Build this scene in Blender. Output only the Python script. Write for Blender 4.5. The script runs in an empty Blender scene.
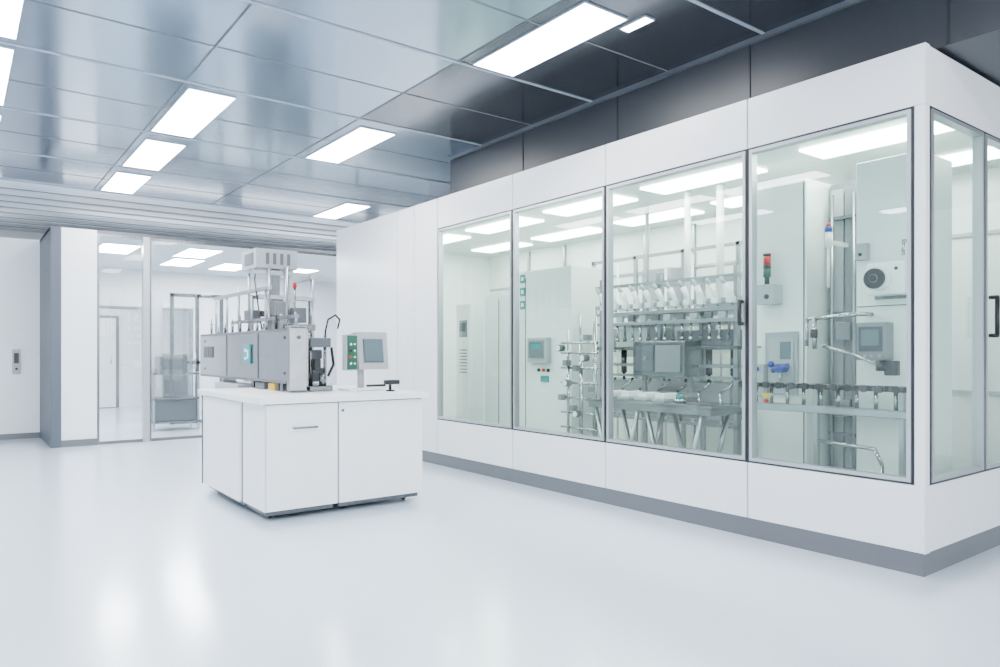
import bpy, bmesh, math
from mathutils import Vector, Matrix
S=bpy.context.scene
COL=S.collection
WL={}
# ---------------------------------------------------------------- materials
def mat(name,c,rough=0.4,metal=0.0,var=0.03,nscale=6,emit=0,coat=0,coatr=0.08,coatior=1.5,spec=None,ecol=None):
    m=bpy.data.materials.new(name); m.use_nodes=True
    nt=m.node_tree; b=nt.nodes['Principled BSDF']
    b.inputs['Roughness'].default_value=rough; b.inputs['Metallic'].default_value=metal
    tc=nt.nodes.new('ShaderNodeTexCoord'); n=nt.nodes.new('ShaderNodeTexNoise'); n.inputs['Scale'].default_value=nscale
    nt.links.new(tc.outputs['Object'],n.inputs['Vector'])
    mx=nt.nodes.new('ShaderNodeMix'); mx.data_type='RGBA'
    mx.inputs[6].default_value=(*[x*(1-var) for x in c],1); mx.inputs[7].default_value=(*[min(1,x*(1+var)) for x in c],1)
    nt.links.new(n.outputs['Fac'],mx.inputs[0]); nt.links.new(mx.outputs[2],b.inputs['Base Color'])
    if coat: b.inputs['Coat Weight'].default_value=coat; b.inputs['Coat Roughness'].default_value=coatr; b.inputs['Coat IOR'].default_value=coatior
    if spec is not None: b.inputs['Specular IOR Level'].default_value=spec
    if emit: 
        b.inputs['Emission Color'].default_value=(*(ecol or c),1); b.inputs['Emission Strength'].default_value=emit
    return m
def glassmat(name,tint,refl=0.7,base=0.02):
    m=bpy.data.materials.new(name); m.use_nodes=True; nt=m.node_tree; nt.nodes.clear()
    o=nt.nodes.new('ShaderNodeOutputMaterial'); t=nt.nodes.new('ShaderNodeBsdfTransparent'); g=nt.nodes.new('ShaderNodeBsdfGlossy')
    t.inputs[0].default_value=(*tint,1); g.inputs[0].default_value=(1,1,1,1); g.inputs['Roughness'].default_value=0.01
    lw=nt.nodes.new('ShaderNodeLayerWeight'); lw.inputs[0].default_value=0.5
    pw=nt.nodes.new('ShaderNodeMath'); pw.operation='POWER'; pw.inputs[1].default_value=5
    mu=nt.nodes.new('ShaderNodeMath'); mu.operation='MULTIPLY_ADD'; mu.inputs[1].default_value=refl; mu.inputs[2].default_value=base
    mx=nt.nodes.new('ShaderNodeMixShader'); nt.links.new(lw.outputs['Facing'],pw.inputs[0]); nt.links.new(pw.outputs[0],mu.inputs[0]); nt.links.new(mu.outputs[0],mx.inputs[0])
    nt.links.new(t.outputs[0],mx.inputs[1]); nt.links.new(g.outputs[0],mx.inputs[2]); nt.links.new(mx.outputs[0],o.inputs[0])
    return m
WHITE=mat('white_laminate',(0.89,0.90,0.91),0.3)
BWHITE=mat('booth_white_enamel',(0.78,0.83,0.805),0.3)
WALLM=mat('white_wall_panel',(0.85,0.87,0.90),0.35)
PANEL=mat('booth_panel',(0.80,0.81,0.83),0.25)
FLOORM=mat('epoxy_floor',(0.69,0.79,0.90),0.35,var=0.015,nscale=1.5,coat=1.0,coatr=0.17,coatior=1.9)
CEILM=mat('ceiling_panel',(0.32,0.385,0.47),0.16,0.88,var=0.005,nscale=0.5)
CEILD=mat('ceiling_dark_reflection',(0.09,0.10,0.12),0.16,0.8,var=0.005,nscale=0.5)  # same ceiling, with its dark reflection on the right put into the colour
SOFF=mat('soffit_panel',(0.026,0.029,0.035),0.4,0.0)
GRID=mat('ceiling_grid',(0.38,0.42,0.48),0.35,0.3)
SLAT=mat('ceiling_slat',(0.72,0.77,0.84),0.35,0.0)
SLATD=mat('slat_shadow_gap',(0.06,0.075,0.10),0.45,0.0)
ALU=mat('aluminium',(0.36,0.38,0.40),0.28,0.88)
FALU=mat('frame_aluminium',(0.44,0.46,0.48),0.3,0.7)
STEEL=mat('brushed_steel',(0.19,0.195,0.205),0.25,0.9,var=0.15,nscale=20)
HOUS=mat('housing_steel',(0.28,0.288,0.30),0.2,0.92,var=0.14,nscale=9)
CHROME=mat('chrome',(0.42,0.43,0.45),0.12,1.0)
GREY=mat('grey_paint',(0.085,0.093,0.107),0.4)
POST=mat('slate_post_paint',(0.06,0.072,0.094),0.45)
KICK=mat('grey_kick_plate',(0.12,0.125,0.135),0.35,0.3)
LGREY=mat('light_grey_paint',(0.36,0.375,0.39),0.4)
MGREY=mat('mid_grey_paint',(0.17,0.18,0.195),0.4)
DARK=mat('dark_plastic',(0.004,0.004,0.006),0.35)
FRAME=mat('dark_gasket',(0.025,0.027,0.03),0.4,0.3)
GREEN=mat('green_paint',(0.0,0.08,0.04),0.4)
TEAL=mat('teal_display',(0.0,0.22,0.22),0.3)
SCREEN=mat('display_glass',(0.10,0.14,0.16),0.12)
SCRD=mat('dark_display',(0.03,0.04,0.05),0.12)
RED=mat('red_plastic',(0.5,0.005,0.003),0.3)
BLUE=mat('blue_plastic',(0.003,0.035,0.28),0.35)
YEL=mat('yellow_plastic',(0.8,0.48,0.008),0.4)
LAMP=mat('lamp_diffuser',(1,1,1),0.5,emit=46,ecol=(0.96,0.98,1.0))
LAMP2=mat('booth_lamp_diffuser',(1,1,1),0.5,emit=25,ecol=(0.91,1.0,0.955))
LAMP3=mat('back_room_diffuser',(1,1,1),0.5,emit=62,ecol=(0.96,0.98,1.0))
LAMPFILL=mat('added_uplight_glow',(1,1,1),0.5,emit=15,ecol=(0.91,0.96,1.0))  # glow of the added uplights above the low roof
GLASS=glassmat('clear_glass',(0.92,0.98,0.95),0.7,0.03)
PGLASS=glassmat('partition_glass',(0.95,0.975,0.98),0.6,0.015)
# ---------------------------------------------------------------- mesh kit
def setp(o,label=None,category=None,group=None,kind=None):
    if label:o['label']=label
    if category:o['category']=category
    if group:o['group']=group
    if kind:o['kind']=kind
def root(name,loc,label,category,group=None):
    o=bpy.data.objects.new(name,None); o.empty_display_size=0.1; o.location=loc; COL.objects.link(o); WL[o.name]=Vector(loc)
    setp(o,label,category,group); return o
class MB:
    def __init__(s,*mats): s.bm=bmesh.new(); s.mats=mats
    def _fin(s,vs,mi,bev=0,smooth=False,seg=1):
        fs=set()
        for v in vs:
            for f in v.link_faces: fs.add(f)
        for f in fs: f.material_index=mi; f.smooth=smooth
        if bev:
            es=set(e for f in fs for e in f.edges)
            r=bmesh.ops.bevel(s.bm,geom=list(es),offset=bev,segments=seg,affect='EDGES',profile=0.7)
            for f in r['faces']: f.material_index=mi
    def box(s,x0,x1,y0,y1,z0,z1,mi=0,bev=0,seg=2,rot=None):
        c=Vector(((x0+x1)/2,(y0+y1)/2,(z0+z1)/2))
        m=Matrix.Translation(c)
        if rot: m=m@rot
        m=m@Matrix.Diagonal((abs(x1-x0),abs(y1-y0),abs(z1-z0),1))
        r=bmesh.ops.create_cube(s.bm,size=1,matrix=m); s._fin(r['verts'],mi,bev,False,seg); return s
    def cyl(s,p0,p1,r,mi=0,seg=16,r2=None):
        p0=Vector(p0);p1=Vector(p1);d=p1-p0
        q=Vector((0,0,1)).rotation_difference(d.normalized()).to_matrix().to_4x4()
        res=bmesh.ops.create_cone(s.bm,cap_ends=True,segments=seg,radius1=r,radius2=r if r2 is None else r2,depth=d.length,matrix=Matrix.Translation((p0+p1)/2)@q)
        fs=set(f for v in res['verts'] for f in v.link_faces)
        for f in fs: f.material_index=mi; f.smooth=len(f.verts)==4
        return s
    def sph(s,c,r,mi=0,sc=(1,1,1)):
        res=bmesh.ops.create_uvsphere(s.bm,u_segments=14,v_segments=8,radius=r,matrix=Matrix.Translation(c)@Matrix.Diagonal((*sc,1)))
        s._fin(res['verts'],mi,0,True); return s
    def pipe(s,pts,r,mi=0,seg=10):
        for i in range(len(pts)-1): s.cyl(pts[i],pts[i+1],r,mi,seg)
        for p in pts[1:-1]: s.sph(p,r*1.02,mi)
        return s
    def done(s,name,parent=None,label=None,category=None,group=None,kind=None):
        vs=[v.co for v in s.bm.verts]
        lo=Vector([min(v[i] for v in vs) for i in range(3)]); hi=Vector([max(v[i] for v in vs) for i in range(3)])
        c=(lo+hi)/2
        if parent is None: c.z=lo.z
        bmesh.ops.translate(s.bm,verts=s.bm.verts,vec=-c)
        me=bpy.data.meshes.new(name); s.bm.to_mesh(me); s.bm.free()
        for m in s.mats: me.materials.append(m)
        o=bpy.data.objects.new(name,me); COL.objects.link(o); WL[o.name]=c.copy()
        if parent: o.parent=parent; o.location=c-WL[parent.name]
        else: o.location=c
        setp(o,label,category,group,kind); return o
CZ=3.47
YB=15.6
RH=2.88
# ---------------------------------------------------------------- room shell
MB(FLOORM).box(-5,9.6,-5,18.6,-0.1,0).done('floor',kind='structure')
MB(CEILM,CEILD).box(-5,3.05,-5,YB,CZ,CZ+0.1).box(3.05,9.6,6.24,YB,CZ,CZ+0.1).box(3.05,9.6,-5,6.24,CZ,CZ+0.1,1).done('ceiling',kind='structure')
MB(WALLM).box(1.0,9.6,11.2,18.6,RH,RH+0.04).done('ceiling',kind='structure')
MB(WALLM).box(-5,1.0,12.7,YB,RH,RH+0.04).done('ceiling',kind='structure')
MB(WALLM).box(-5.1,-5,-5,YB,0,CZ+0.1).done('wall_left',kind='structure')
MB(WALLM).box(9.6,9.7,-5,18.6,0,CZ+0.1).done('wall_right',kind='structure')
b=MB(WALLM,FRAME)
b.box(-5,1.0,12.6,12.75,0,2.92)
for x in (0.42,-0.2,-0.9,-1.6): b.box(x,x+0.012,12.592,12.6,0,2.85,1)
b.done('wall_rear',kind='structure')
MB(WALLM).box(-5,9.6,YB,YB+0.1,RH,CZ).done('wall_upper',kind='structure')
MB(POST).box(1.0,1.06,11.12,12.6,0,2.92).done('wall_return',kind='structure')
MB(WALLM).box(1.0,9.6,18.5,18.6,0,RH).done('wall_far',kind='structure')
MB(WALLM).box(0.9,1.0,12.75,18.6,0,RH).done('wall_side',kind='structure')
# soffit above the booth
b=MB(SOFF,FRAME,GREY)
b.box(4.5,9.6,-5,6.88,3.0,CZ)
y=-3.4
while y<6.8:
    b.box(4.492,4.5,y,y+0.010,3.0,CZ,1); y+=1.28
b.box(4.47,4.5,-5,6.88,CZ-0.035,CZ,2)
b.done('wall_soffit',kind='structure')
# ceiling grid
k=1
for gy in (-0.5,1.2,2.88,4.57,6.24,7.9,9.57,11.18):
    MB(GRID).box(-5,4.47 if gy<6.9 else 9.6,gy-0.012,gy+0.012,CZ-0.008,CZ).done('trim_%d'%k,kind='structure'); k+=1
for gy in (3.72,5.4,7.07,8.73,10.37):
    MB(MGREY).box(-5,4.47 if gy<6.9 else 9.6,gy-0.005,gy+0.005,CZ-0.004,CZ-0.001).done('trim_%d'%k,kind='structure'); k+=1
for gx in (-3.06,-1.53,-0.06,1.5,3.05,6.1,7.6):
    y0,y1=(-5,11.2) if gx<4.4 else (6.9,11.2)
    MB(GREY).box(gx-0.006,gx+0.006,y0,y1,CZ-0.005,CZ-0.001).done('trim_%d'%k,kind='structure'); k+=1
# ceiling slats running on behind the partition line
yy=11.2
while yy<YB-0.2:
    MB(SLAT,SLATD).box(-5,9.6,yy,yy+0.34,CZ-0.03,CZ,0).box(-5,9.6,yy+0.34,yy+0.50,CZ-0.015,CZ,1).done('trim_%d'%k,kind='structure'); k+=1
    yy+=0.50
MB(KICK).box(-5,1.0,12.58,12.6,0,0.08).done('baseboard_rear',kind='structure')
# ---------------------------------------------------------------- partition (y=11.12)
b=MB(WALLM,KICK,POST)
b.box(1.12,1.54,11.12,11.2,0.09,2.92); b.box(1.12,1.54,11.1,11.2,0,0.09,1); b.box(1.0,1.12,11.09,11.2,0,2.92,2)
b.done('wall_partition',kind='structure')
MB(GREY).box(1.54,9.6,11.12,11.2,RH,RH+0.045).done('trim_59',kind='structure')
def pglass(n,x0,x1):
    b=MB(STEEL,PGLASS,KICK)
    b.box(x0,x0+0.03,11.12,11.17,0,RH)
    b.box(x0+0.03,x1,11.12,11.17,RH-0.03,RH); b.box(x0+0.03,x1,11.12,11.17,0,0.04,2)
    b.box(x0+0.03,x1,11.145,11.15,0.04,RH-0.03,1)
    b.done('window_%d'%n,kind='structure')
pglass(1,1.54,2.11); pglass(2,2.19,3.9); pglass(3,3.9,5.4); pglass(4,5.4,6.8)
MB(FALU).box(2.11,2.19,11.08,11.2,0,RH).done('trim_60',kind='structure')
MB(WALLM).box(6.8,9.6,11.12,11.2,0,RH).done('wall_partition_end',kind='structure')
b=MB(WALLM)
b.box(1.0,9.6,15.6,15.7,2.1,RH); b.box(1.0,1.55,15.6,15.7,0,2.1); b.box(3.9,9.6,15.6,15.7,0,2.1)
b.done('wall_inner',kind='structure')
b=MB(MGREY,WALLM,SCRD,CHROME)
b.box(2.1,3.0,18.44,18.5,0,2.1); b.box(2.17,2.93,18.42,18.44,0.02,2.04,1); b.cyl((2.83,18.38,1.0),(2.83,18.38,1.15),0.012,3)
b.done('door_1',kind='structure')
b=MB(STEEL,PGLASS,CHROME)
for xx in (3.0,3.42,3.84): b.box(xx,xx+0.06,13.5,13.55,0,2.3)
for zz in (0,1.05,2.24): b.box(3.0,3.90,13.5,13.55,zz,zz+0.06)
b.box(3.04,3.85,13.52,13.526,0.05,2.24,1); b.cyl((3.4,13.47,0.95),(3.4,13.47,1.25),0.012,2)
b.done('door_2',kind='structure')
b=MB(STEEL,PGLASS,LGREY)
for xx in (4.3,4.85,5.4): b.box(xx,xx+0.05,13.2,13.25,0,2.3)
for zz in (0,2.24): b.box(4.3,5.45,13.2,13.25,zz,zz+0.06)
b.box(4.35,5.4,13.22,13.226,0.9,2.24,1); b.box(4.35,5.4,13.21,13.24,0.06,0.9,2)
b.done('door_3',kind='structure')
b=MB(MGREY,LGREY)
b.box(2.72,2.80,14.0,14.08,0,2.3); b.box(2.80,2.98,14.02,14.06,0,2.3,1)
b.done('wall_screen',kind='structure')
MB(MGREY).box(1.55,1.62,15.58,15.6,0,2.1).box(3.83,3.9,15.58,15.6,0,2.1).box(1.55,3.9,15.58,15.6,2.1,2.16).done('trim_61',kind='structure')
# ---------------------------------------------------------------- ceiling lights
def cl(x0,x1,y0,y1,z,label,group,lm=LAMP):
    r=root('ceiling_light',((x0+x1)/2,(y0+y1)/2,z),label,'ceiling light',group)
    MB(GRID).box(x0-0.008,x0,y0-0.008,y1+0.008,z-0.012,z).box(x1,x1+0.008,y0-0.008,y1+0.008,z-0.012,z).box(x0,x1,y0-0.008,y0,z-0.012,z).box(x0,x1,y1,y1+0.008,z-0.012,z).done('frame',r)
    MB(lm).box(x0,x1,y0,y1,z-0.010,z-0.002).done('diffuser',r)
    return r
LB="flush rectangular white LED panel set in the metallic ceiling"
G="recessed LED panels of the main ceiling"
for x0,y0,y1 in [(1.56,6.37,7.8),(1.58,8.15,9.45),(1.58,9.85,11.05),(3.17,3.3,4.52),(3.17,6.45,7.82),(-0.04,6.33,7.8),(-0.04,4.65,6.1),(4.62,9.85,11.1),(-0.04,8.15,9.45),
     (0.0,0.2,1.6),(-1.6,2.0,3.4),(3.17,0.0,1.1),(-1.6,6.4,7.8),(1.56,1.4,2.7),(-3.2,4.0,5.4)]:
    cl(x0,x0+0.38,y0,y1,CZ,LB,G)
cl(3.62,3.70,3.2,3.42,CZ,"small recessed LED panel in the metallic ceiling",G)
G2="LED panels in the back room ceiling"
for x0,y0 in [(1.75,12.0),(3.0,13.2),(3.9,13.4),(2.4,16.2),(5.2,13.4),(2.9,11.8)]:
    cl(x0,x0+0.5,y0,y0+1.1,RH,"white LED panel in the low ceiling behind the glass partition",G2,LAMP3)
for x0 in (1.3,4.0,6.7):  # unseen upward strips added to brighten the ceiling slats
    r=root('added_uplight',(x0+1.2,12.8,RH+0.04),"added unseen light strip on the low room roof, brightening the slats","added fill light","added unseen uplights on the low room roof")
    MB(GREY).box(x0,x0+2.4,12.7,12.9,RH+0.041,RH+0.06).done('housing',r); MB(LAMPFILL).box(x0+0.02,x0+2.38,12.72,12.88,RH+0.06,RH+0.066).done('diffuser',r)
r=root('added_uplight',(-1.0,13.6,RH+0.04),"added unseen light strip on the low room roof, brightening the slats","added fill light","added unseen uplights on the low room roof")
MB(GREY).box(-2.4,0.6,13.5,13.7,RH+0.041,RH+0.06).done('housing',r); MB(LAMPFILL).box(-2.38,0.58,13.52,13.68,RH+0.06,RH+0.066).done('diffuser',r)
# ---------------------------------------------------------------- booth
BX,BY=4.298,1.764; BE=9.51; BR=7.0
booth=root('cleanroom_booth',(5.65,5.6,0),"large white modular cleanroom booth with glazed windows","cleanroom booth")
ys=[1.764,2.89,4.23,5.48,6.84]
FT=2.978; WT=2.64; WB=0.506; KT=0.13
g=0.005
for i in range(4):
    MB(PANEL).box(BX,BX+0.06,ys[i]+g,ys[i+1]-g,WT,FT,0,0.003,1).done('fascia_panel',booth)
    MB(PANEL).box(BX,BX+0.06,ys[i]+g,ys[i+1]-g,KT,WB,0,0.003,1).done('lower_panel',booth)
for a,c in ((6.84,7.35),(7.35,7.75),(7.75,9.51)):
    MB(PANEL).box(BX-0.0,BX+0.06,a+g,c-g,KT,FT,0,0.003,1).done('tall_panel',booth)
for a,c in ((BX+0.06,5.62),(5.62,BR)):
    MB(PANEL).box(a+g,c-g,BY+0.004,BY+0.06,WT,FT,0,0.003,1).done('fascia_panel',booth)
    MB(PANEL).box(a+g,c-g,BY+0.004,BY+0.06,KT,WB,0,0.003,1).done('lower_panel',booth)
MB(KICK).box(BX+0.01,BX+0.05,BY+0.01,BE,0,KT,0).box(BX+0.05,BR,BY+0.01,BY+0.05,0,KT,0).done('kick_plate',booth,"grey metal kick plate")
def win_x(y0,y1):
    w=MB(FRAME,FALU)
    x0=BX+0.002;x1=BX+0.055
    for mi,off,tt,xa in ((0,0.0,0.014,x0),(1,0.014,0.022,x0-0.006)):
        a,c=y0+off,y1-off; z0,z1=WB+off,WT-off
        w.box(xa,x1,a,a+tt,z0,z1,mi); w.box(xa,x1,c-tt,c,z0,z1,mi)
        w.box(xa,x1,a+tt,c-tt,z0,z0+tt,mi); w.box(xa,x1,a+tt,c-tt,z1-tt,z1,mi)
    f=w.done('window_frame',booth,"slim aluminium window frame with dark gasket")
    MB(GLASS).box(BX+0.026,BX+0.032,y0+0.036,y1-0.036,WB+0.036,WT-0.036).done('window_pane',f,"clear glass pane")
    return f
for i in range(4):
    f=win_x(ys[i]+(0.06 if i==0 else 0.002),ys[i+1]-0.002)
    if i==1:
        MB(DARK).pipe([(BX-0.006,2.925,1.60),(BX-0.04,2.925,1.60),(BX-0.04,2.925,1.45),(BX-0.006,2.925,1.45)],0.014).done('handle',f,"black pull handle")
def win_y(x0,x1):
    w=MB(FRAME,FALU); y0=BY+0.002;y1=BY+0.055
    for mi,off,tt,ya in ((0,0.0,0.014,y0),(1,0.014,0.022,y0-0.006)):
        a,c=x0+off,x1-off; z0,z1=WB+off,WT-off
        w.box(a,a+tt,ya,y1,z0,z1,mi); w.box(c-tt,c,ya,y1,z0,z1,mi)
        w.box(a+tt,c-tt,ya,y1,z0,z0+tt,mi); w.box(a+tt,c-tt,ya,y1,z1-tt,z1,mi)
    f=w.done('window_frame',booth,"slim aluminium window frame with dark gasket")
    MB(GLASS).box(x0+0.036,x1-0.036,BY+0.026,BY+0.032,WB+0.036,WT-0.036).done('window_pane',f,"clear glass pane")
    return f
win_y(BX+0.07,5.14); f=win_y(5.145,6.1); win_y(6.105,BR)
MB(DARK).pipe([(5.2,BY-0.006,1.6),(5.2,BY-0.05,1.6),(5.2,BY-0.05,1.36),(5.2,BY-0.006,1.36)],0.013).done('handle',f,"black pull handle")
MB(ALU,PANEL).box(BX,BX+0.06,BY,BY+0.058,WB,WT,1,0.004,1).done('corner_post',booth)
MB(PANEL).box(BX+0.001,BX+0.059,BY,BY+0.004,WT,FT).done('corner_cap',booth)
MB(PANEL).box(BX+0.001,BX+0.059,BY,BY+0.004,KT,WB).done('corner_cap',booth)
MB(BWHITE).box(BX+0.06,BR,BY+0.06,BE,2.80,2.96).done('roof',booth)
MB(BWHITE).box(BR-0.06,BR,BY+0.06,BE,0,2.80).done('back_panel',booth)
MB(BWHITE).box(BX+0.06,BR-0.06,BE-0.06,BE,0,2.80).done('end_panel',booth)
MB(LGREY).box(BX+0.06,BR-0.06,BY+0.06,BE-0.06,0.001,0.02).done('booth_floor',booth)
for y0,y1 in ((2.0,3.0),(3.5,4.6),(4.95,6.0),(6.4,7.5),(7.9,8.9)):
    for x0 in (5.13,6.2):
        MB(LAMP2).box(x0,x0+0.36,y0,y1,2.785,2.80).done('ceiling_lamp',booth,"bright white LED strip panel")
for y0 in (2.4,3.52,4.4,5.35,6.1,6.75,7.6,8.4):
    MB(ALU).box(BR-0.1,BR-0.06,y0,y0+0.03,0.02,2.78).done('wall_stud',booth)
for z0 in (0.9,2.25): MB(LGREY).box(BR-0.08,BR-0.06,BY+0.1,BE-0.1,z0,z0+0.03).done('wall_rail',booth)
# ---------------------------------------------------------------- booth contents
c=root('control_cabinet',(5.55,3.26,0),"tall white control cabinet with stack light and inspection window","control cabinet")
MB(BWHITE,LGREY,FRAME).box(5.3,5.8,3.04,3.48,0.02,2.62,0,0.006,1).box(5.293,5.3,3.055,3.060,0.1,2.6,2).done('body',c)
MB(ALU,SCREEN,LGREY).box(5.27,5.3,3.1,3.38,0.92,1.42,0,0.004,1).box(5.264,5.27,3.13,3.35,0.97,1.37,2).box(5.26,5.264,3.15,3.24,1.2,1.34,1).done('inspection_window',c)
s=MB(LGREY,RED,GREEN,DARK)
s.box(5.17,5.3,3.24,3.40,1.64,1.8,0,0.008,2); s.cyl((5.22,3.33,1.8),(5.22,3.33,1.86),0.02,3); s.cyl((5.22,3.33,1.86),(5.22,3.33,1.93),0.03,2); s.cyl((5.22,3.33,1.93),(5.22,3.33,1.96),0.031,3); s.cyl((5.22,3.33,1.96),(5.22,3.33,2.03),0.03,1); s.cyl((5.22,3.33,2.03),(5.22,3.33,2.05),0.031,3)
s.cyl((5.16,3.3,1.7),(5.17,3.3,1.7),0.02,3); s.done('stack_light',c,"red and green signal tower on a grey box")
s=MB(BLUE,CHROME,DARK); s.cyl((5.16,3.2,1.13),(5.27,3.2,1.13),0.035,0); s.cyl((5.18,3.12,1.15),(5.18,3.26,1.11),0.022,0); s.sph((5.18,3.27,1.16),0.028,0); s.cyl((5.2,3.2,1.13),(5.2,3.2,0.98),0.012,1); s.done('valve',c,"blue valve with levers")
s=MB(LGREY,DARK,YEL,RED,BLUE); s.box(5.22,5.3,3.36,3.46,0.9,1.16,0,0.005,1); s.cyl((5.2,3.42,1.12),(5.22,3.42,1.12),0.02,4); s.done('switch_box',c)
m=MB(ALU); m.pipe([(5.3,3.44,1.3),(5.24,3.44,1.3),(5.24,3.44,0.1)],0.01); m.done('cable_duct',c)
c=root('process_column',(5.9,2.9,0),"dark grey process column with steel front and piping","process column")
MB(MGREY,GREY).box(5.62,6.1,2.64,3.02,0.02,2.6,0,0.006,1).done('body',c)
MB(LGREY).box(5.6,5.62,2.90,3.0,0.1,2.55).done('front_panel',c)
MB(MGREY).box(5.58,5.62,2.66,2.88,0.1,2.55,0,0.004,1).done('front_panel',c)
for yy in (2.79,2.965): MB(ALU).cyl((5.55,yy,0.3),(5.55,yy,2.5),0.014,0).done('riser_pipe',c)
for z in (0.6,1.55,2.3): MB(GREY).box(5.54,5.6,2.77,2.99,z,z+0.025).done('pipe_bracket',c)
for z in (0.75,1.35): MB(STEEL).box(5.5,5.58,2.80,2.92,z,z+0.14,0,0.008,2).done('solenoid_box',c)
m=MB(BLUE,RED,WHITE); m.cyl((5.3,2.86,2.05),(5.3,2.86,2.17),0.025,2); m.cyl((5.3,2.86,2.17),(5.3,2.86,2.21),0.027,0); m.cyl((5.3,2.86,2.21),(5.3,2.86,2.24),0.016,1); m.box(5.3,5.62,2.85,2.88,2.08,2.11,2); m.cyl((5.3,2.86,1.75),(5.3,2.86,2.05),0.01,2); m.done('gas_sensor',c,"blue and red capped sensor on bracket")
c=root('instrument_cabinet',(5.4,2.33,0),"white instrument cabinet with inspection camera and touch screen","instrument cabinet")
MB(BWHITE,FRAME).box(5.12,5.6,2.12,2.56,0.02,2.6,0,0.006,1).box(5.114,5.12,2.13,2.55,1.575,1.58,1).done('body',c)
m=MB(WHITE,DARK,CHROME,MGREY); m.box(4.95,5.10,2.16,2.41,1.64,1.86,0,0.03,4); m.box(5.1,5.118,2.14,2.42,1.62,1.87,3)
m.cyl((4.88,2.315,1.745),(4.965,2.315,1.745),0.076,0,32); m.cyl((4.862,2.315,1.745),(4.883,2.315,1.745),0.068,1,32); m.cyl((4.855,2.315,1.745),(4.863,2.315,1.745),0.028,3,24); m.cyl((4.850,2.315,1.745),(4.856,2.315,1.745),0.024,1,24); m.cyl((4.945,2.21,1.81),(4.952,2.21,1.81),0.012,1)
m.pipe([(5.06,2.18,1.70),(5.02,2.15,1.60),(5.06,2.16,1.48),(5.1,2.2,1.42)],0.009,1); m.done('inspection_camera',c,"rounded white camera with bold black lens")
m=MB(MGREY,SCRD,ALU,SCREEN); m.box(5.0,5.12,2.3,2.5,1.2,1.46,0,0.012,2); m.box(4.994,5.0,2.32,2.48,1.26,1.43,1); m.box(4.99,4.994,2.34,2.46,1.30,1.41,3)
for j in range(3): m.cyl((4.99,2.34+j*0.05,1.23),(5.0,2.34+j*0.05,1.23),0.01,2)
m.done('touch_screen',c)
m=MB(CHROME,DARK); m.pipe([(4.96,2.78,1.28),(4.96,2.78,1.5),(4.96,2.45,1.52),(5.12,2.45,1.52)],0.016); m.pipe([(4.98,2.85,1.3),(4.98,2.85,1.5),(4.98,2.78,1.5)],0.012); m.pipe([(5.05,2.72,1.3),(4.96,2.72,1.3),(4.96,2.5,1.24),(4.96,2.3,1.16),(5.12,2.3,1.16)],0.012); m.cyl((4.93,2.3,1.13),(4.93,2.3,1.2),0.03,1); m.box(4.93,4.99,2.2,2.28,1.1,1.2,1,0.01); m.cyl((4.95,2.78,1.36),(4.95,2.78,1.42),0.026,1); m.done('piping',c,"chrome pipe loop with black valves")
m=MB(CHROME); m.pipe([(5.12,2.2,2.0),(5.03,2.2,2.0),(5.03,2.2,1.9)],0.011,0); m.done('conduit',c)
m=MB(LGREY,DARK); m.box(5.06,5.12,2.46,2.54,1.9,2.02,0,0.01,2); m.cyl((5.05,2.5,1.94),(5.06,2.5,1.94),0.012,1); m.done('junction_box',c)
c=root('manifold_rail',(4.95,2.75,0),"steel double manifold rail with rows of black knobs","manifold")
m=MB(STEEL,ALU)
m.box(4.93,5.0,2.12,3.36,0.99,1.03,0,0.005,1); m.box(4.9,5.04,2.12,3.36,0.82,0.87,1,0.005,1)
for yy in (2.16,2.75,3.3): m.box(4.94,4.98,yy,yy+0.03,0.02,1.0,1)
m.done('rail',c)
for j in range(12):
    yy=2.18+j*0.105
    MB(DARK,CHROME).cyl((4.9,yy,1.01),(4.93,yy,1.01),0.012,1).cyl((4.87,yy,1.01),(4.9,yy,1.01),0.025,0).done('knob',c)
for j in range(9):
    yy=2.22+j*0.13
    MB(CHROME).cyl((4.97,yy,0.87),(4.97,yy,0.99),0.014,0).done('spacer',c)
MB(YEL,CHROME).cyl((4.86,3.12,0.93),(4.92,3.12,0.93),0.018,0).done('fitting',c,"yellow fitting")
MB(RED,CHROME).cyl((4.86,3.12,0.89),(4.90,3.12,0.89),0.012,0).done('fitting',c,"red fitting")
m=MB(CHROME); m.pipe([(4.95,2.75,0.62),(4.95,2.35,0.60),(4.95,2.3,0.5),(4.95,2.3,0.03)],0.014,0); m.done('drain_pipe',c)
# filling machine
c=root('filling_machine',(5.6,4.45,0),"steel filling machine with slim white dosing nozzles","filling machine")
m=MB(ALU,STEEL)
for yy in (3.66,4.5,5.26):
    for xx in (5.3,5.95): m.box(xx,xx+0.04,yy,yy+0.04,0.02,2.0)
for z in (1.28,1.52,1.62): m.box(5.25,6.02,3.62,5.32,z,z+0.03,1 if z<1.5 else 0)
m.box(5.28,5.32,3.6,5.34,1.90,1.93); m.box(5.94,5.98,3.6,5.34,1.94,1.98)
m.box(5.28,5.34,3.6,5.34,1.69,1.73)
for z in (1.12,1.02,0.6): m.box(5.3,5.33,3.66,5.3,z,z+0.025)
m.done('frame',c,"aluminium and steel profile frame")
for j in range(11):
    yy=3.68+j*0.15
    m=MB(WHITE,CHROME,LGREY); m.cyl((5.26,yy,1.72),(5.26,yy+0.07,1.84),0.022,0,14,0.028); m.cyl((5.26,yy+0.07,1.84),(5.26,yy+0.12,1.90),0.018,2,14); m.box(5.23,5.34,yy-0.02,yy+0.05,1.68,1.73,0,0.008,2); m.cyl((5.26,yy,1.655),(5.26,yy,1.70),0.010,1); m.done('dosing_nozzle',c,"slim angled white dosing nozzle")
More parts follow.
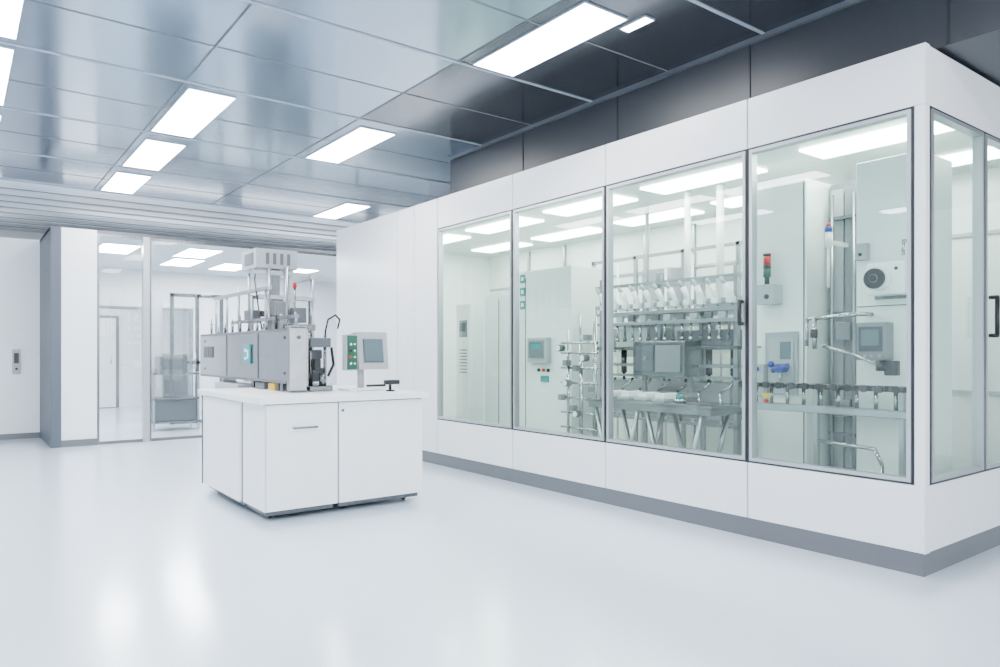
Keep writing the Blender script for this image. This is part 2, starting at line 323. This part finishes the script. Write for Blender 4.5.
for xx,yy,rr in ((5.6,4.05,0.035),(5.6,4.42,0.03),(5.8,5.1,0.02)): MB(WHITE if rr>0.025 else LGREY).cyl((xx,yy,1.655),(xx,yy,2.79),rr).done('vertical_pipe',c)
m=MB(STEEL,GREY,MGREY); m.box(5.1,5.34,4.06,4.66,1.04,1.36,0,0.01,2); m.box(5.092,5.1,4.1,4.38,1.08,1.32,2); m.box(5.092,5.1,4.41,4.62,1.08,1.32,1); m.cyl((5.08,4.5,1.2),(5.092,4.5,1.2),0.02,2)
for yy in (4.08,4.6): m.box(5.2,5.24,yy,yy+0.03,0.86,1.04,2)
m.box(5.15,5.3,4.06,4.66,0.86,0.89,2); m.done('control_box',c,"dark steel control box")
MB(LGREY).box(5.4,5.85,3.75,4.05,1.655,1.72,0,0.005,1).done('module_block',c)
MB(BWHITE).box(5.4,5.8,4.75,5.15,1.315,1.5,0,0.01,2).done('module_block',c)
MB(MGREY).box(5.42,5.75,3.8,4.4,1.315,1.46,0,0.01,2).done('module_block',c)
MB(LGREY).box(5.4,5.8,3.8,5.2,0.65,0.98,0,0.01,2).done('module_block',c)
for j in range(16): MB(GREY if j%3==0 else CHROME).cyl((5.27,3.72+j*0.1,1.40),(5.27,3.72+j*0.1,1.52),0.012,0).cyl((5.27,3.72+j*0.1,1.36),(5.27,3.72+j*0.1,1.40),0.02,0).done('nozzle',c)
for j in range(10): MB(GREY if j%2 else LGREY).box(5.26,5.3,3.75+j*0.15,3.83+j*0.15,1.555,1.61,0,0.004,1).done('sensor_block',c)
for j in range(7):
    yy=3.72+j*0.23
    MB(CHROME).pipe([(5.33,yy,1.0),(5.28,yy,0.96),(5.28,yy+0.1,0.9),(5.33,yy+0.1,0.62)],0.012).done('hose',c)
for j in range(6):
    yy=3.8+j*0.26
    MB(STEEL).cyl((5.45,yy,1.05),(5.45,yy,1.28),0.03).cyl((5.45,yy,0.98),(5.45,yy,1.05),0.015).done('cylinder_drive',c)
# service frame behind
c=root('service_frame',(6.45,4.7,0),"tall steel service frame with pipes and light modules","equipment frame")
m=MB(ALU)
for yy in (3.7,4.4,5.1,5.8,6.5):
    m.box(6.4,6.44,yy,yy+0.04,0.02,2.4)
for z in (0.5,1.1,1.75,2.36): m.box(6.4,6.44,3.7,6.54,z,z+0.035)
m.done('frame',c)
for j,(yy,z,h,mm) in enumerate(((3.8,1.2,0.45,LGREY),(4.5,0.6,0.4,BWHITE),(4.55,1.25,0.4,BWHITE),(5.2,1.15,0.5,LGREY),(5.25,0.55,0.45,LGREY),(5.9,1.2,0.4,BWHITE),(3.85,1.85,0.3,BWHITE),(5.2,1.85,0.35,LGREY))):
    MB(mm,MGREY).box(6.3,6.6,yy,yy+0.42,z,z+h,0,0.01,2).box(6.292,6.3,yy+0.06,yy+0.2,z+0.06,z+h-0.06,1).done('module_box',c)
for j in range(8):
    yy=3.78+j*0.36; MB(WHITE).cyl((6.24,yy,0.1),(6.24,yy,2.3-0.12*(j%3)),0.014).done('riser_pipe',c)
c=root('steel_table',(4.95,4.2,0),"low stainless steel work table with splayed legs","table")
m=MB(STEEL); m.box(4.72,5.18,3.5,4.9,0.80,0.83,0,0.004,1); m.box(4.74,5.16,3.52,4.88,0.75,0.80); m.done('table_top',c)
for yy,dy in ((3.62,0.2),(4.2,-0.2),(4.3,0.2),(4.82,-0.2)):
    for xx in (4.77,5.12): MB(ALU).pipe([(xx,yy,0.75),(xx,yy+dy,0.025)],0.02).done('leg',c)
MB(ALU).cyl((4.95,3.7,0.3),(4.95,4.75,0.3),0.016).done('stretcher',c)
c=root('dispensing_head',(4.9,3.95,0.83),"small teal and chrome dispensing head on steel table","tool")
MB(CHROME).cyl((4.9,3.95,0.831),(4.9,3.95,0.86),0.05).done('base',c); MB(TEAL).cyl((4.9,3.95,0.86),(4.9,3.95,0.90),0.03).done('nozzle',c)
for j in range(4):
    yy=4.05+j*0.2
    c=root('parts_tray',(4.93,yy+0.07,0.83),"small white tray on the steel work table","tray","white trays on the steel table")
    MB(LGREY).box(4.82,5.05,yy,yy+0.14,0.831,0.86,0,0.004,1).done('tray_base',c); MB(WHITE).box(4.84,5.03,yy+0.02,yy+0.12,0.86,0.90,0,0.01,2).done('lid',c)
# tall white HMI cabinet
c=root('hmi_cabinet',(5.5,6.05,0),"tall white control cabinet with teal markers and operator screen","control cabinet")
MB(BWHITE,FRAME,LGREY).box(5.2,5.8,5.62,6.5,0.02,2.18,0,0.008,2).box(5.194,5.2,6.38,6.386,0.1,2.1,1).done('body',c)
m=MB(LGREY,SCREEN,MGREY,TEAL); m.box(5.12,5.2,5.94,6.26,1.14,1.42,0,0.012,2); m.box(5.113,5.12,5.97,6.23,1.19,1.39,2); m.box(5.108,5.113,5.99,6.21,1.21,1.37,1); m.box(5.103,5.108,6.02,6.18,1.30,1.35,3); m.done('operator_screen',c,"grey operator screen with teal display")
for j,mm in enumerate((DARK,RED,GREEN)): MB(mm).cyl((5.18,5.98+j*0.08,1.06),(5.2,5.98+j*0.08,1.06),0.02).done('push_button',c)
MB(TEAL).box(5.18,5.2,5.98,6.10,0.93,1.0).done('label_plate',c)
for z in (1.75,1.9,2.05): MB(TEAL,WHITE).box(5.19,5.2,6.39,6.48,z,z+0.10,0,0.004,1).box(5.186,5.19,6.41,6.45,z+0.03,z+0.07,1).done('marker_label',c,"teal square marker")
# pipe skid
c=root('pipe_skid',(5.0,5.25,0),"chrome pipe skid with valves and gauges","pipe skid")
m=MB(CHROME,STEEL)
for j in range(8): m.cyl((4.95+0.05*(j%3),5.0+j*0.065,0.03),(4.95+0.05*(j%3),5.0+j*0.065,1.7-0.07*((j*5)%8)),0.012)
for z in (0.5,0.65,0.8,0.95,1.1,1.25,1.35): m.cyl((4.95,4.98,z),(4.95,5.5,z),0.011)
m.box(4.9,5.1,4.98,5.52,0.02,0.06,1); m.done('pipework',c)
for yy,z in ((5.1,1.2),(5.35,0.95),(5.2,0.65),(5.45,1.3)): MB(GREY,WHITE).cyl((4.86,yy,z),(4.93,yy,z),0.035,0).cyl((4.855,yy,z),(4.86,yy,z),0.028,1).done('gauge',c)
for yy,z in ((5.03,0.9),(5.25,1.1),(5.47,0.8),(5.1,1.4),(5.3,0.7),(5.4,1.15)): MB(MGREY).box(4.9,4.97,yy-0.03,yy+0.03,z-0.03,z+0.03,0,0.01,2).done('valve_body',c)
c=root('storage_cabinet',(5.7,7.0,0),"plain white storage cabinet","cabinet")
MB(BWHITE,FRAME).box(5.3,5.9,6.72,7.32,0.02,1.95,0,0.008,2).box(5.294,5.3,7.02,7.026,0.1,1.9,1).done('body',c)
c2=root('wall_controller',(5.2,7.5,0),"slim white controller tower with grey vents and small display","controller")
m=MB(BWHITE,MGREY,SCRD); m.box(5.1,5.3,7.34,7.66,0.02,1.86,0,0.008,2)
for j in range(8): m.box(5.095,5.1,7.42,7.58,1.0+j*0.04,1.015+j*0.04,1)
m.box(5.09,5.1,7.42,7.58,1.45,1.66,1); m.box(5.085,5.09,7.44,7.56,1.52,1.63,2); m.done('tower_body',c2)
# ---------------------------------------------------------------- counter
def cab(x0,x1,y0,y1,label,face):
    r=root('base_cabinet',((x0+x1)/2,(y0+y1)/2,0),label,'cabinet','white cabinets of the island')
    if face=='y':
        MB(MGREY).box(x0,x1,y0+0.02,y1,0.07,0.87,0,0.002,1).done('body',r)
        MB(GREY).box(x0+0.02,x1-0.02,y0+0.05,y1-0.03,0.035,0.07).done('plinth',r)
        d=MB(WHITE).box(x0+0.004,x1-0.004,y0,y0+0.02,0.075,0.862,0,0.002,1).done('door',r)
    else:
        MB(MGREY).box(x0+0.02,x1,y0,y1,0.07,0.87,0,0.002,1).done('body',r)
        MB(GREY).box(x0+0.05,x1-0.02,y0+0.02,y1-0.02,0.035,0.07).done('plinth',r)
        d=MB(WHITE).box(x0,x0+0.02,y0+0.004,y1-0.004,0.075,0.862,0,0.002,1).done('door',r)
    return r,d
r,d=cab(1.82,2.393,5.26,5.77,"white base cabinet with horizontal chrome pull handle",'y')
MB(WHITE).box(1.815,1.82,5.262,5.768,0.075,0.865).done('side_panel',r)
MB(STEEL).pipe([(2.03,5.26,0.685),(2.03,5.235,0.685),(2.21,5.235,0.685),(2.21,5.26,0.685)],0.008).done('handle',d,"slim chrome pull handle")
r,d=cab(2.397,3.16,5.26,6.84,"wide white base cabinet with keyed door",'y')
MB(WHITE).box(3.16,3.165,5.28,6.84,0.075,0.865).done('side_panel',r)
MB(STEEL,DARK).cyl((2.43,5.252,0.8),(2.43,5.26,0.8),0.012).box(2.428,2.432,5.250,5.252,0.794,0.806,1).done('lock',d)
r,d=cab(1.79,2.393,5.775,6.84,"white side base cabinet with plain door",'x')
MB(FRAME).box(1.785,1.79,6.82,6.845,0.07,0.87).done('edge_seal',r)
w=root('worktop',(2.49,6.04,0.87),"continuous white worktop on the island cabinets","worktop")
MB(WHITE).box(1.76,3.2,5.22,6.88,0.872,0.922,0,0.006,2).done('slab',w)
for x,y in ((1.9,5.4),(3.05,5.4),(1.9,6.7),(3.05,6.7),(2.5,5.4)):
    c=root('caster',(x,y,0),"small black swivel caster under the island","caster","casters under the island")
    MB(DARK).cyl((x-0.012,y,0.018),(x+0.012,y,0.018),0.018).done('wheel',c); MB(CHROME).box(x-0.02,x+0.02,y-0.02,y+0.02,0.034,0.038).done('mount',c)
# ---------------------------------------------------------------- process machine by counter
c=root('packaging_machine',(2.5,7.3,0),"long stainless packaging machine with gantry behind the white island","machine")
MB(LGREY,STEEL).box(2.15,3.0,6.98,7.75,0,0.95,0,0.01,2).done('base',c)
m=MB(HOUS,GREY,LGREY)
m.box(2.2,2.38,5.82,8.5,1.01,1.45,0,0.006,2)
m.box(2.19,2.2,5.84,8.45,0.995,1.015,1); m.box(2.19,2.2,5.84,8.45,1.435,1.455,1)
for yy in (6.55,7.5): m.box(2.194,2.2,yy,yy+0.008,1.02,1.43,1)
m.box(2.19,2.34,5.76,5.82,0.925,1.48,0,0.004,1); m.box(2.2,2.33,5.755,5.76,0.925,0.94,1); m.box(2.2,2.33,5.755,5.76,1.455,1.47,1)
for yy,zz in ((5.9,1.38),(5.9,1.08),(8.3,1.38),(8.3,1.08)): m.cyl((2.192,yy,zz),(2.2,yy,zz),0.012,1)
m.cyl((2.27,5.75,1.38),(2.27,5.76,1.38),0.016,1)
m.done('housing',c,"brushed steel long housing")
MB(TEAL,WHITE).box(2.183,2.195,6.74,6.94,1.15,1.33,0).box(2.18,2.183,6.78,6.81,1.20,1.28,1).box(2.18,2.183,6.83,6.89,1.19,1.21,1).box(2.18,2.183,6.83,6.89,1.26,1.29,1).done('status_display',c,"small teal display")
for j in range(5): MB(GREY).box(2.187,2.195,8.0+j*0.07,8.03+j*0.07,1.2,1.32).done('vent_slot',c)
for y0,y1,z0,z1,mm in ((6.0,6.06,0.923,1.01,STEEL),(6.75,6.81,0.923,1.01,STEEL),(7.7,7.75,0.951,1.01,ALU),(6.2,6.35,0.923,0.985,YEL),(6.45,6.7,0.923,0.985,GREY),(6.09,6.15,0.923,0.995,DARK)):
    MB(mm).box(2.22,2.36,y0,y1,z0,z1,0,0.004,1).done('support_block',c)
m=MB(ALU,STEEL)
for yy in (5.95,6.3,6.7,7.1,7.5,7.9,8.3):
    m.cyl((2.32,yy,1.45),(2.32,yy,1.60 if yy<6.5 else 1.92-0.05*((int(yy*10))%3)),0.012)
for yy in (6.98,7.45):
    m.cyl((2.62,yy,0.95),(2.62,yy,2.1),0.024)
m.cyl((2.45,6.99,0.95),(2.45,6.99,2.1),0.015); m.cyl((2.36,7.3,1.45),(2.36,7.3,2.05),0.013); m.cyl((2.9,7.0,0.95),(2.9,7.0,2.05),0.02); m.cyl((2.9,7.6,0.95),(2.9,7.6,2.05),0.02)
m.box(2.3,2.95,7.0,7.04,2.02,2.06); m.box(2.3,2.34,6.6,8.35,1.84,1.87); m.box(2.87,2.93,6.98,7.65,2.0,2.04)
m.box(2.3,2.34,5.93,7.7,1.55,1.58,1)
m.box(2.4,2.92,6.96,7.02,1.48,1.54,1); m.box(2.35,2.92,7.3,7.36,1.62,1.68,1); m.box(2.35,2.92,6.98,7.02,1.78,1.82,0)
m.done('gantry',c,"steel rod gantry")
m=MB(LGREY,GREY); m.box(2.32,2.74,6.98,7.42,2.08,2.27,0,0.01,2)
for j in range(4): m.box(2.42+j*0.07,2.45+j*0.07,6.972,6.98,2.12,2.23,1)
m.box(2.312,2.32,7.05,7.3,2.12,2.23,1); m.done('drive_unit',c,"grey drive unit on top of the gantry")
MB(STEEL).box(2.50,2.58,7.04,7.14,1.54,2.08,0,0.004,1).done('lift_column',c); MB(ALU).box(2.68,2.72,7.04,7.10,1.5,2.08).done('lift_column',c)
MB(MGREY).box(2.48,2.6,6.93,7.03,1.62,1.76,0,0.01,2).done('motor_block',c); MB(GREY).box(2.66,2.8,6.9,7.0,1.55,1.70,0,0.01,2).done('motor_block',c); MB(GREY).box(2.34,2.44,7.2,7.4,1.55,1.68,0,0.01,2).done('motor_block',c); MB(MGREY).box(2.34,2.44,6.6,6.75,1.46,1.55,0,0.01,2).done('motor_block',c)
for j in range(10):
    yy=5.98+j*0.25; h=1.48+0.03*((j*7)%4)
    MB(STEEL,WHITE,DARK).cyl((2.25,yy,1.45),(2.25,yy,h),0.013,2 if j%3==1 else 0).cyl((2.25,yy,h),(2.25,yy,h+0.05),0.006,0).done('actuator',c)
MB(STEEL,RED).cyl((2.62,6.75,1.5),(2.62,6.75,1.88),0.01,0).cyl((2.62,6.75,1.88),(2.62,6.75,1.93),0.018,1).box(2.60,2.64,6.74,7.0,1.49,1.53,0).done('signal_lamp',c,"small red signal lamp on a rod")
m=MB(DARK); m.pipe([(2.56,5.9,1.42),(2.58,5.88,1.54),(2.64,5.86,1.58),(2.68,5.86,1.54),(2.66,5.86,1.46)],0.008); m.done('cable',c,"black looped cable")
m=MB(DARK); m.pipe([(2.36,7.1,2.1),(2.30,6.95,1.95),(2.30,6.85,1.7),(2.32,6.8,1.46)],0.007); m.done('cable',c,"black looped cable")
m=MB(STEEL,GREY,DARK)
m.box(2.39,2.60,5.82,6.2,0.923,0.97,0,0.006,1); m.cyl((2.45,5.95,0.97),(2.45,5.95,1.42),0.018); m.cyl((2.56,5.9,0.97),(2.56,5.9,1.44),0.014); m.box(2.41,2.60,5.86,5.94,1.30,1.38,1,0.006,1); m.box(2.44,2.50,5.84,5.9,1.10,1.2,2,0.006,1); m.pipe([(2.62,5.9,1.3),(2.64,5.9,1.15),(2.58,5.88,1.05)],0.012,2); m.cyl((2.52,5.86,0.97),(2.52,5.86,1.08),0.03,0); m.box(2.43,2.6,5.95,6.15,1.0,1.12,1,0.008,1); m.box(2.40,2.58,6.0,6.1,1.2,1.28,1,0.006,1)
m.done('feeder_arm',c)
# HMI with monitor
c=root('operator_panel',(2.82,5.7,0.923),"white operator terminal with green keypad and tilted monitor","operator terminal")
MB(WHITE,LGREY).box(2.68,3.02,5.66,5.9,0.923,0.945,0,0.006,2).cyl((2.85,5.80,0.94),(2.85,5.80,1.2),0.03,1).done('stand',c)
m=MB(LGREY,GREEN,RED,DARK,CHROME); m.box(2.655,2.765,5.68,5.76,1.10,1.41,0,0.01,2); m.box(2.665,2.755,5.672,5.68,1.11,1.40,1)
for j,mm in enumerate((4,2,3,4)): m.cyl((2.69,5.655,1.16+j*0.055),(2.69,5.672,1.16+j*0.055),0.011,mm); m.cyl((2.727,5.66,1.16+j*0.055),(2.727,5.672,1.16+j*0.055),0.009,4)
m.done('keypad',c,"green keypad with push buttons")
rt=Matrix.Rotation(math.radians(-8),4,'X')
m=MB(MGREY,SCREEN,GREY,LGREY); m.box(2.775,3.065,5.72,5.84,1.11,1.43,0,0.015,2,rt); m.box(2.775,3.065,5.70,5.725,1.105,1.435,3,0.008,2,rt); m.box(2.826,3.014,5.690,5.702,1.167,1.373,2,0,1,rt); m.box(2.834,3.006,5.686,5.692,1.177,1.363,1,0,1,rt); m.done('monitor',c,"thick light grey bezel monitor with grey screen")
c=root('barcode_scanner',(2.98,5.5,0.923),"black handheld scanner resting on a small stand","scanner")
m=MB(DARK,WHITE); m.cyl((2.98,5.5,0.923),(2.98,5.5,0.935),0.04,0); m.cyl((2.98,5.5,0.93),(2.98,5.5,0.99),0.012,0); m.box(2.93,3.06,5.47,5.53,0.98,1.02,0,0.012,2); m.done('scanner_body',c)
MB(DARK).box(2.76,2.93,5.485,5.515,0.965,0.985,0,0.006,2).done('grip',c)
c=root('keyboard',(2.74,5.39,0.923),"slim white keyboard on the island worktop","keyboard")
MB(WHITE).box(2.62,2.86,5.34,5.44,0.923,0.937,0,0.004,1).done('case',c)
m=MB(LGREY)
for a in range(10):
    for q in range(4): m.box(2.63+a*0.022,2.648+a*0.022,5.347+q*0.022,5.364+q*0.022,0.937,0.942)
m.done('keys',c)
# ---------------------------------------------------------------- back room things
for j,(x,y,h) in enumerate(((3.05,14.3,1.25),(4.6,14.0,1.5),(5.3,14.0,1.5))):
    c=root('equipment_cabinet',(x+0.2,y+0.3,0),"grey metal equipment cabinet behind the glass partition","equipment cabinet","grey cabinets in the back room")
    m=MB(MGREY,GREY,WHITE); m.box(x,x+0.45,y,y+0.5,0.06,h,0,0.01,1); m.box(x+0.03,x+0.42,y+0.03,y+0.47,0,0.06,1)
    m.done('cabinet_body',c)
    for z in (0.1,0.5,0.9): MB(GREY).box(x+0.03,x+0.42,y-0.02,y,z,min(z+0.33,h-0.03),0,0.004,1).done('drawer',c)
for x,y in ((2.5,12.4),(4.0,12.2)):
    c=root('steel_trolley',(x+0.35,y+0.25,0),"stainless trolley with shelves behind the glass","trolley","stainless trolleys in the back room")
    for xx in (x,x+0.67):
        for yy in (y,y+0.47): MB(ALU).box(xx,xx+0.03,yy,yy+0.03,0.0,0.95).done('post',c)
    for z in (0.12,0.5,0.9): MB(STEEL).box(x,x+0.7,y,y+0.5,z,z+0.03).done('shelf',c)
    MB(GREY).box(x+0.03,x+0.67,y+0.03,y+0.47,0.15,0.5,0,0.01,1).done('storage_bin',c)
    MB(STEEL,GREY).box(x+0.1,x+0.5,y+0.05,y+0.4,0.93,1.2,0,0.01,2).box(x+0.14,x+0.46,y+0.045,y+0.05,0.98,1.15,1).done('instrument',c)
c=root('wall_intercom',(0.72,12.58,1.05),"slim grey wall intercom with buttons on the white wall","intercom")
MB(LGREY,DARK).box(0.66,0.76,12.55,12.6,0.95,1.3,0,0.006,2).box(0.68,0.74,12.545,12.55,1.1,1.25,1).cyl((0.71,12.54,1.02),(0.71,12.55,1.02),0.018,1).done('intercom_body',c)
# ---------------------------------------------------------------- world + camera
W=bpy.data.worlds.new('World'); S.world=W; W.use_nodes=True
W.node_tree.nodes['Background'].inputs[0].default_value=(0.87,0.935,1,1); W.node_tree.nodes['Background'].inputs[1].default_value=5.6
cam=bpy.data.cameras.new('Camera'); co=bpy.data.objects.new('Camera',cam); COL.objects.link(co); S.camera=co
co.location=(0,0,1.25); co.rotation_euler=(math.radians(90),0,-math.atan2(0.6035,0.7973))
cam.sensor_width=36; cam.lens=36*0.72; cam.shift_y=0.0195; cam.clip_start=0.05
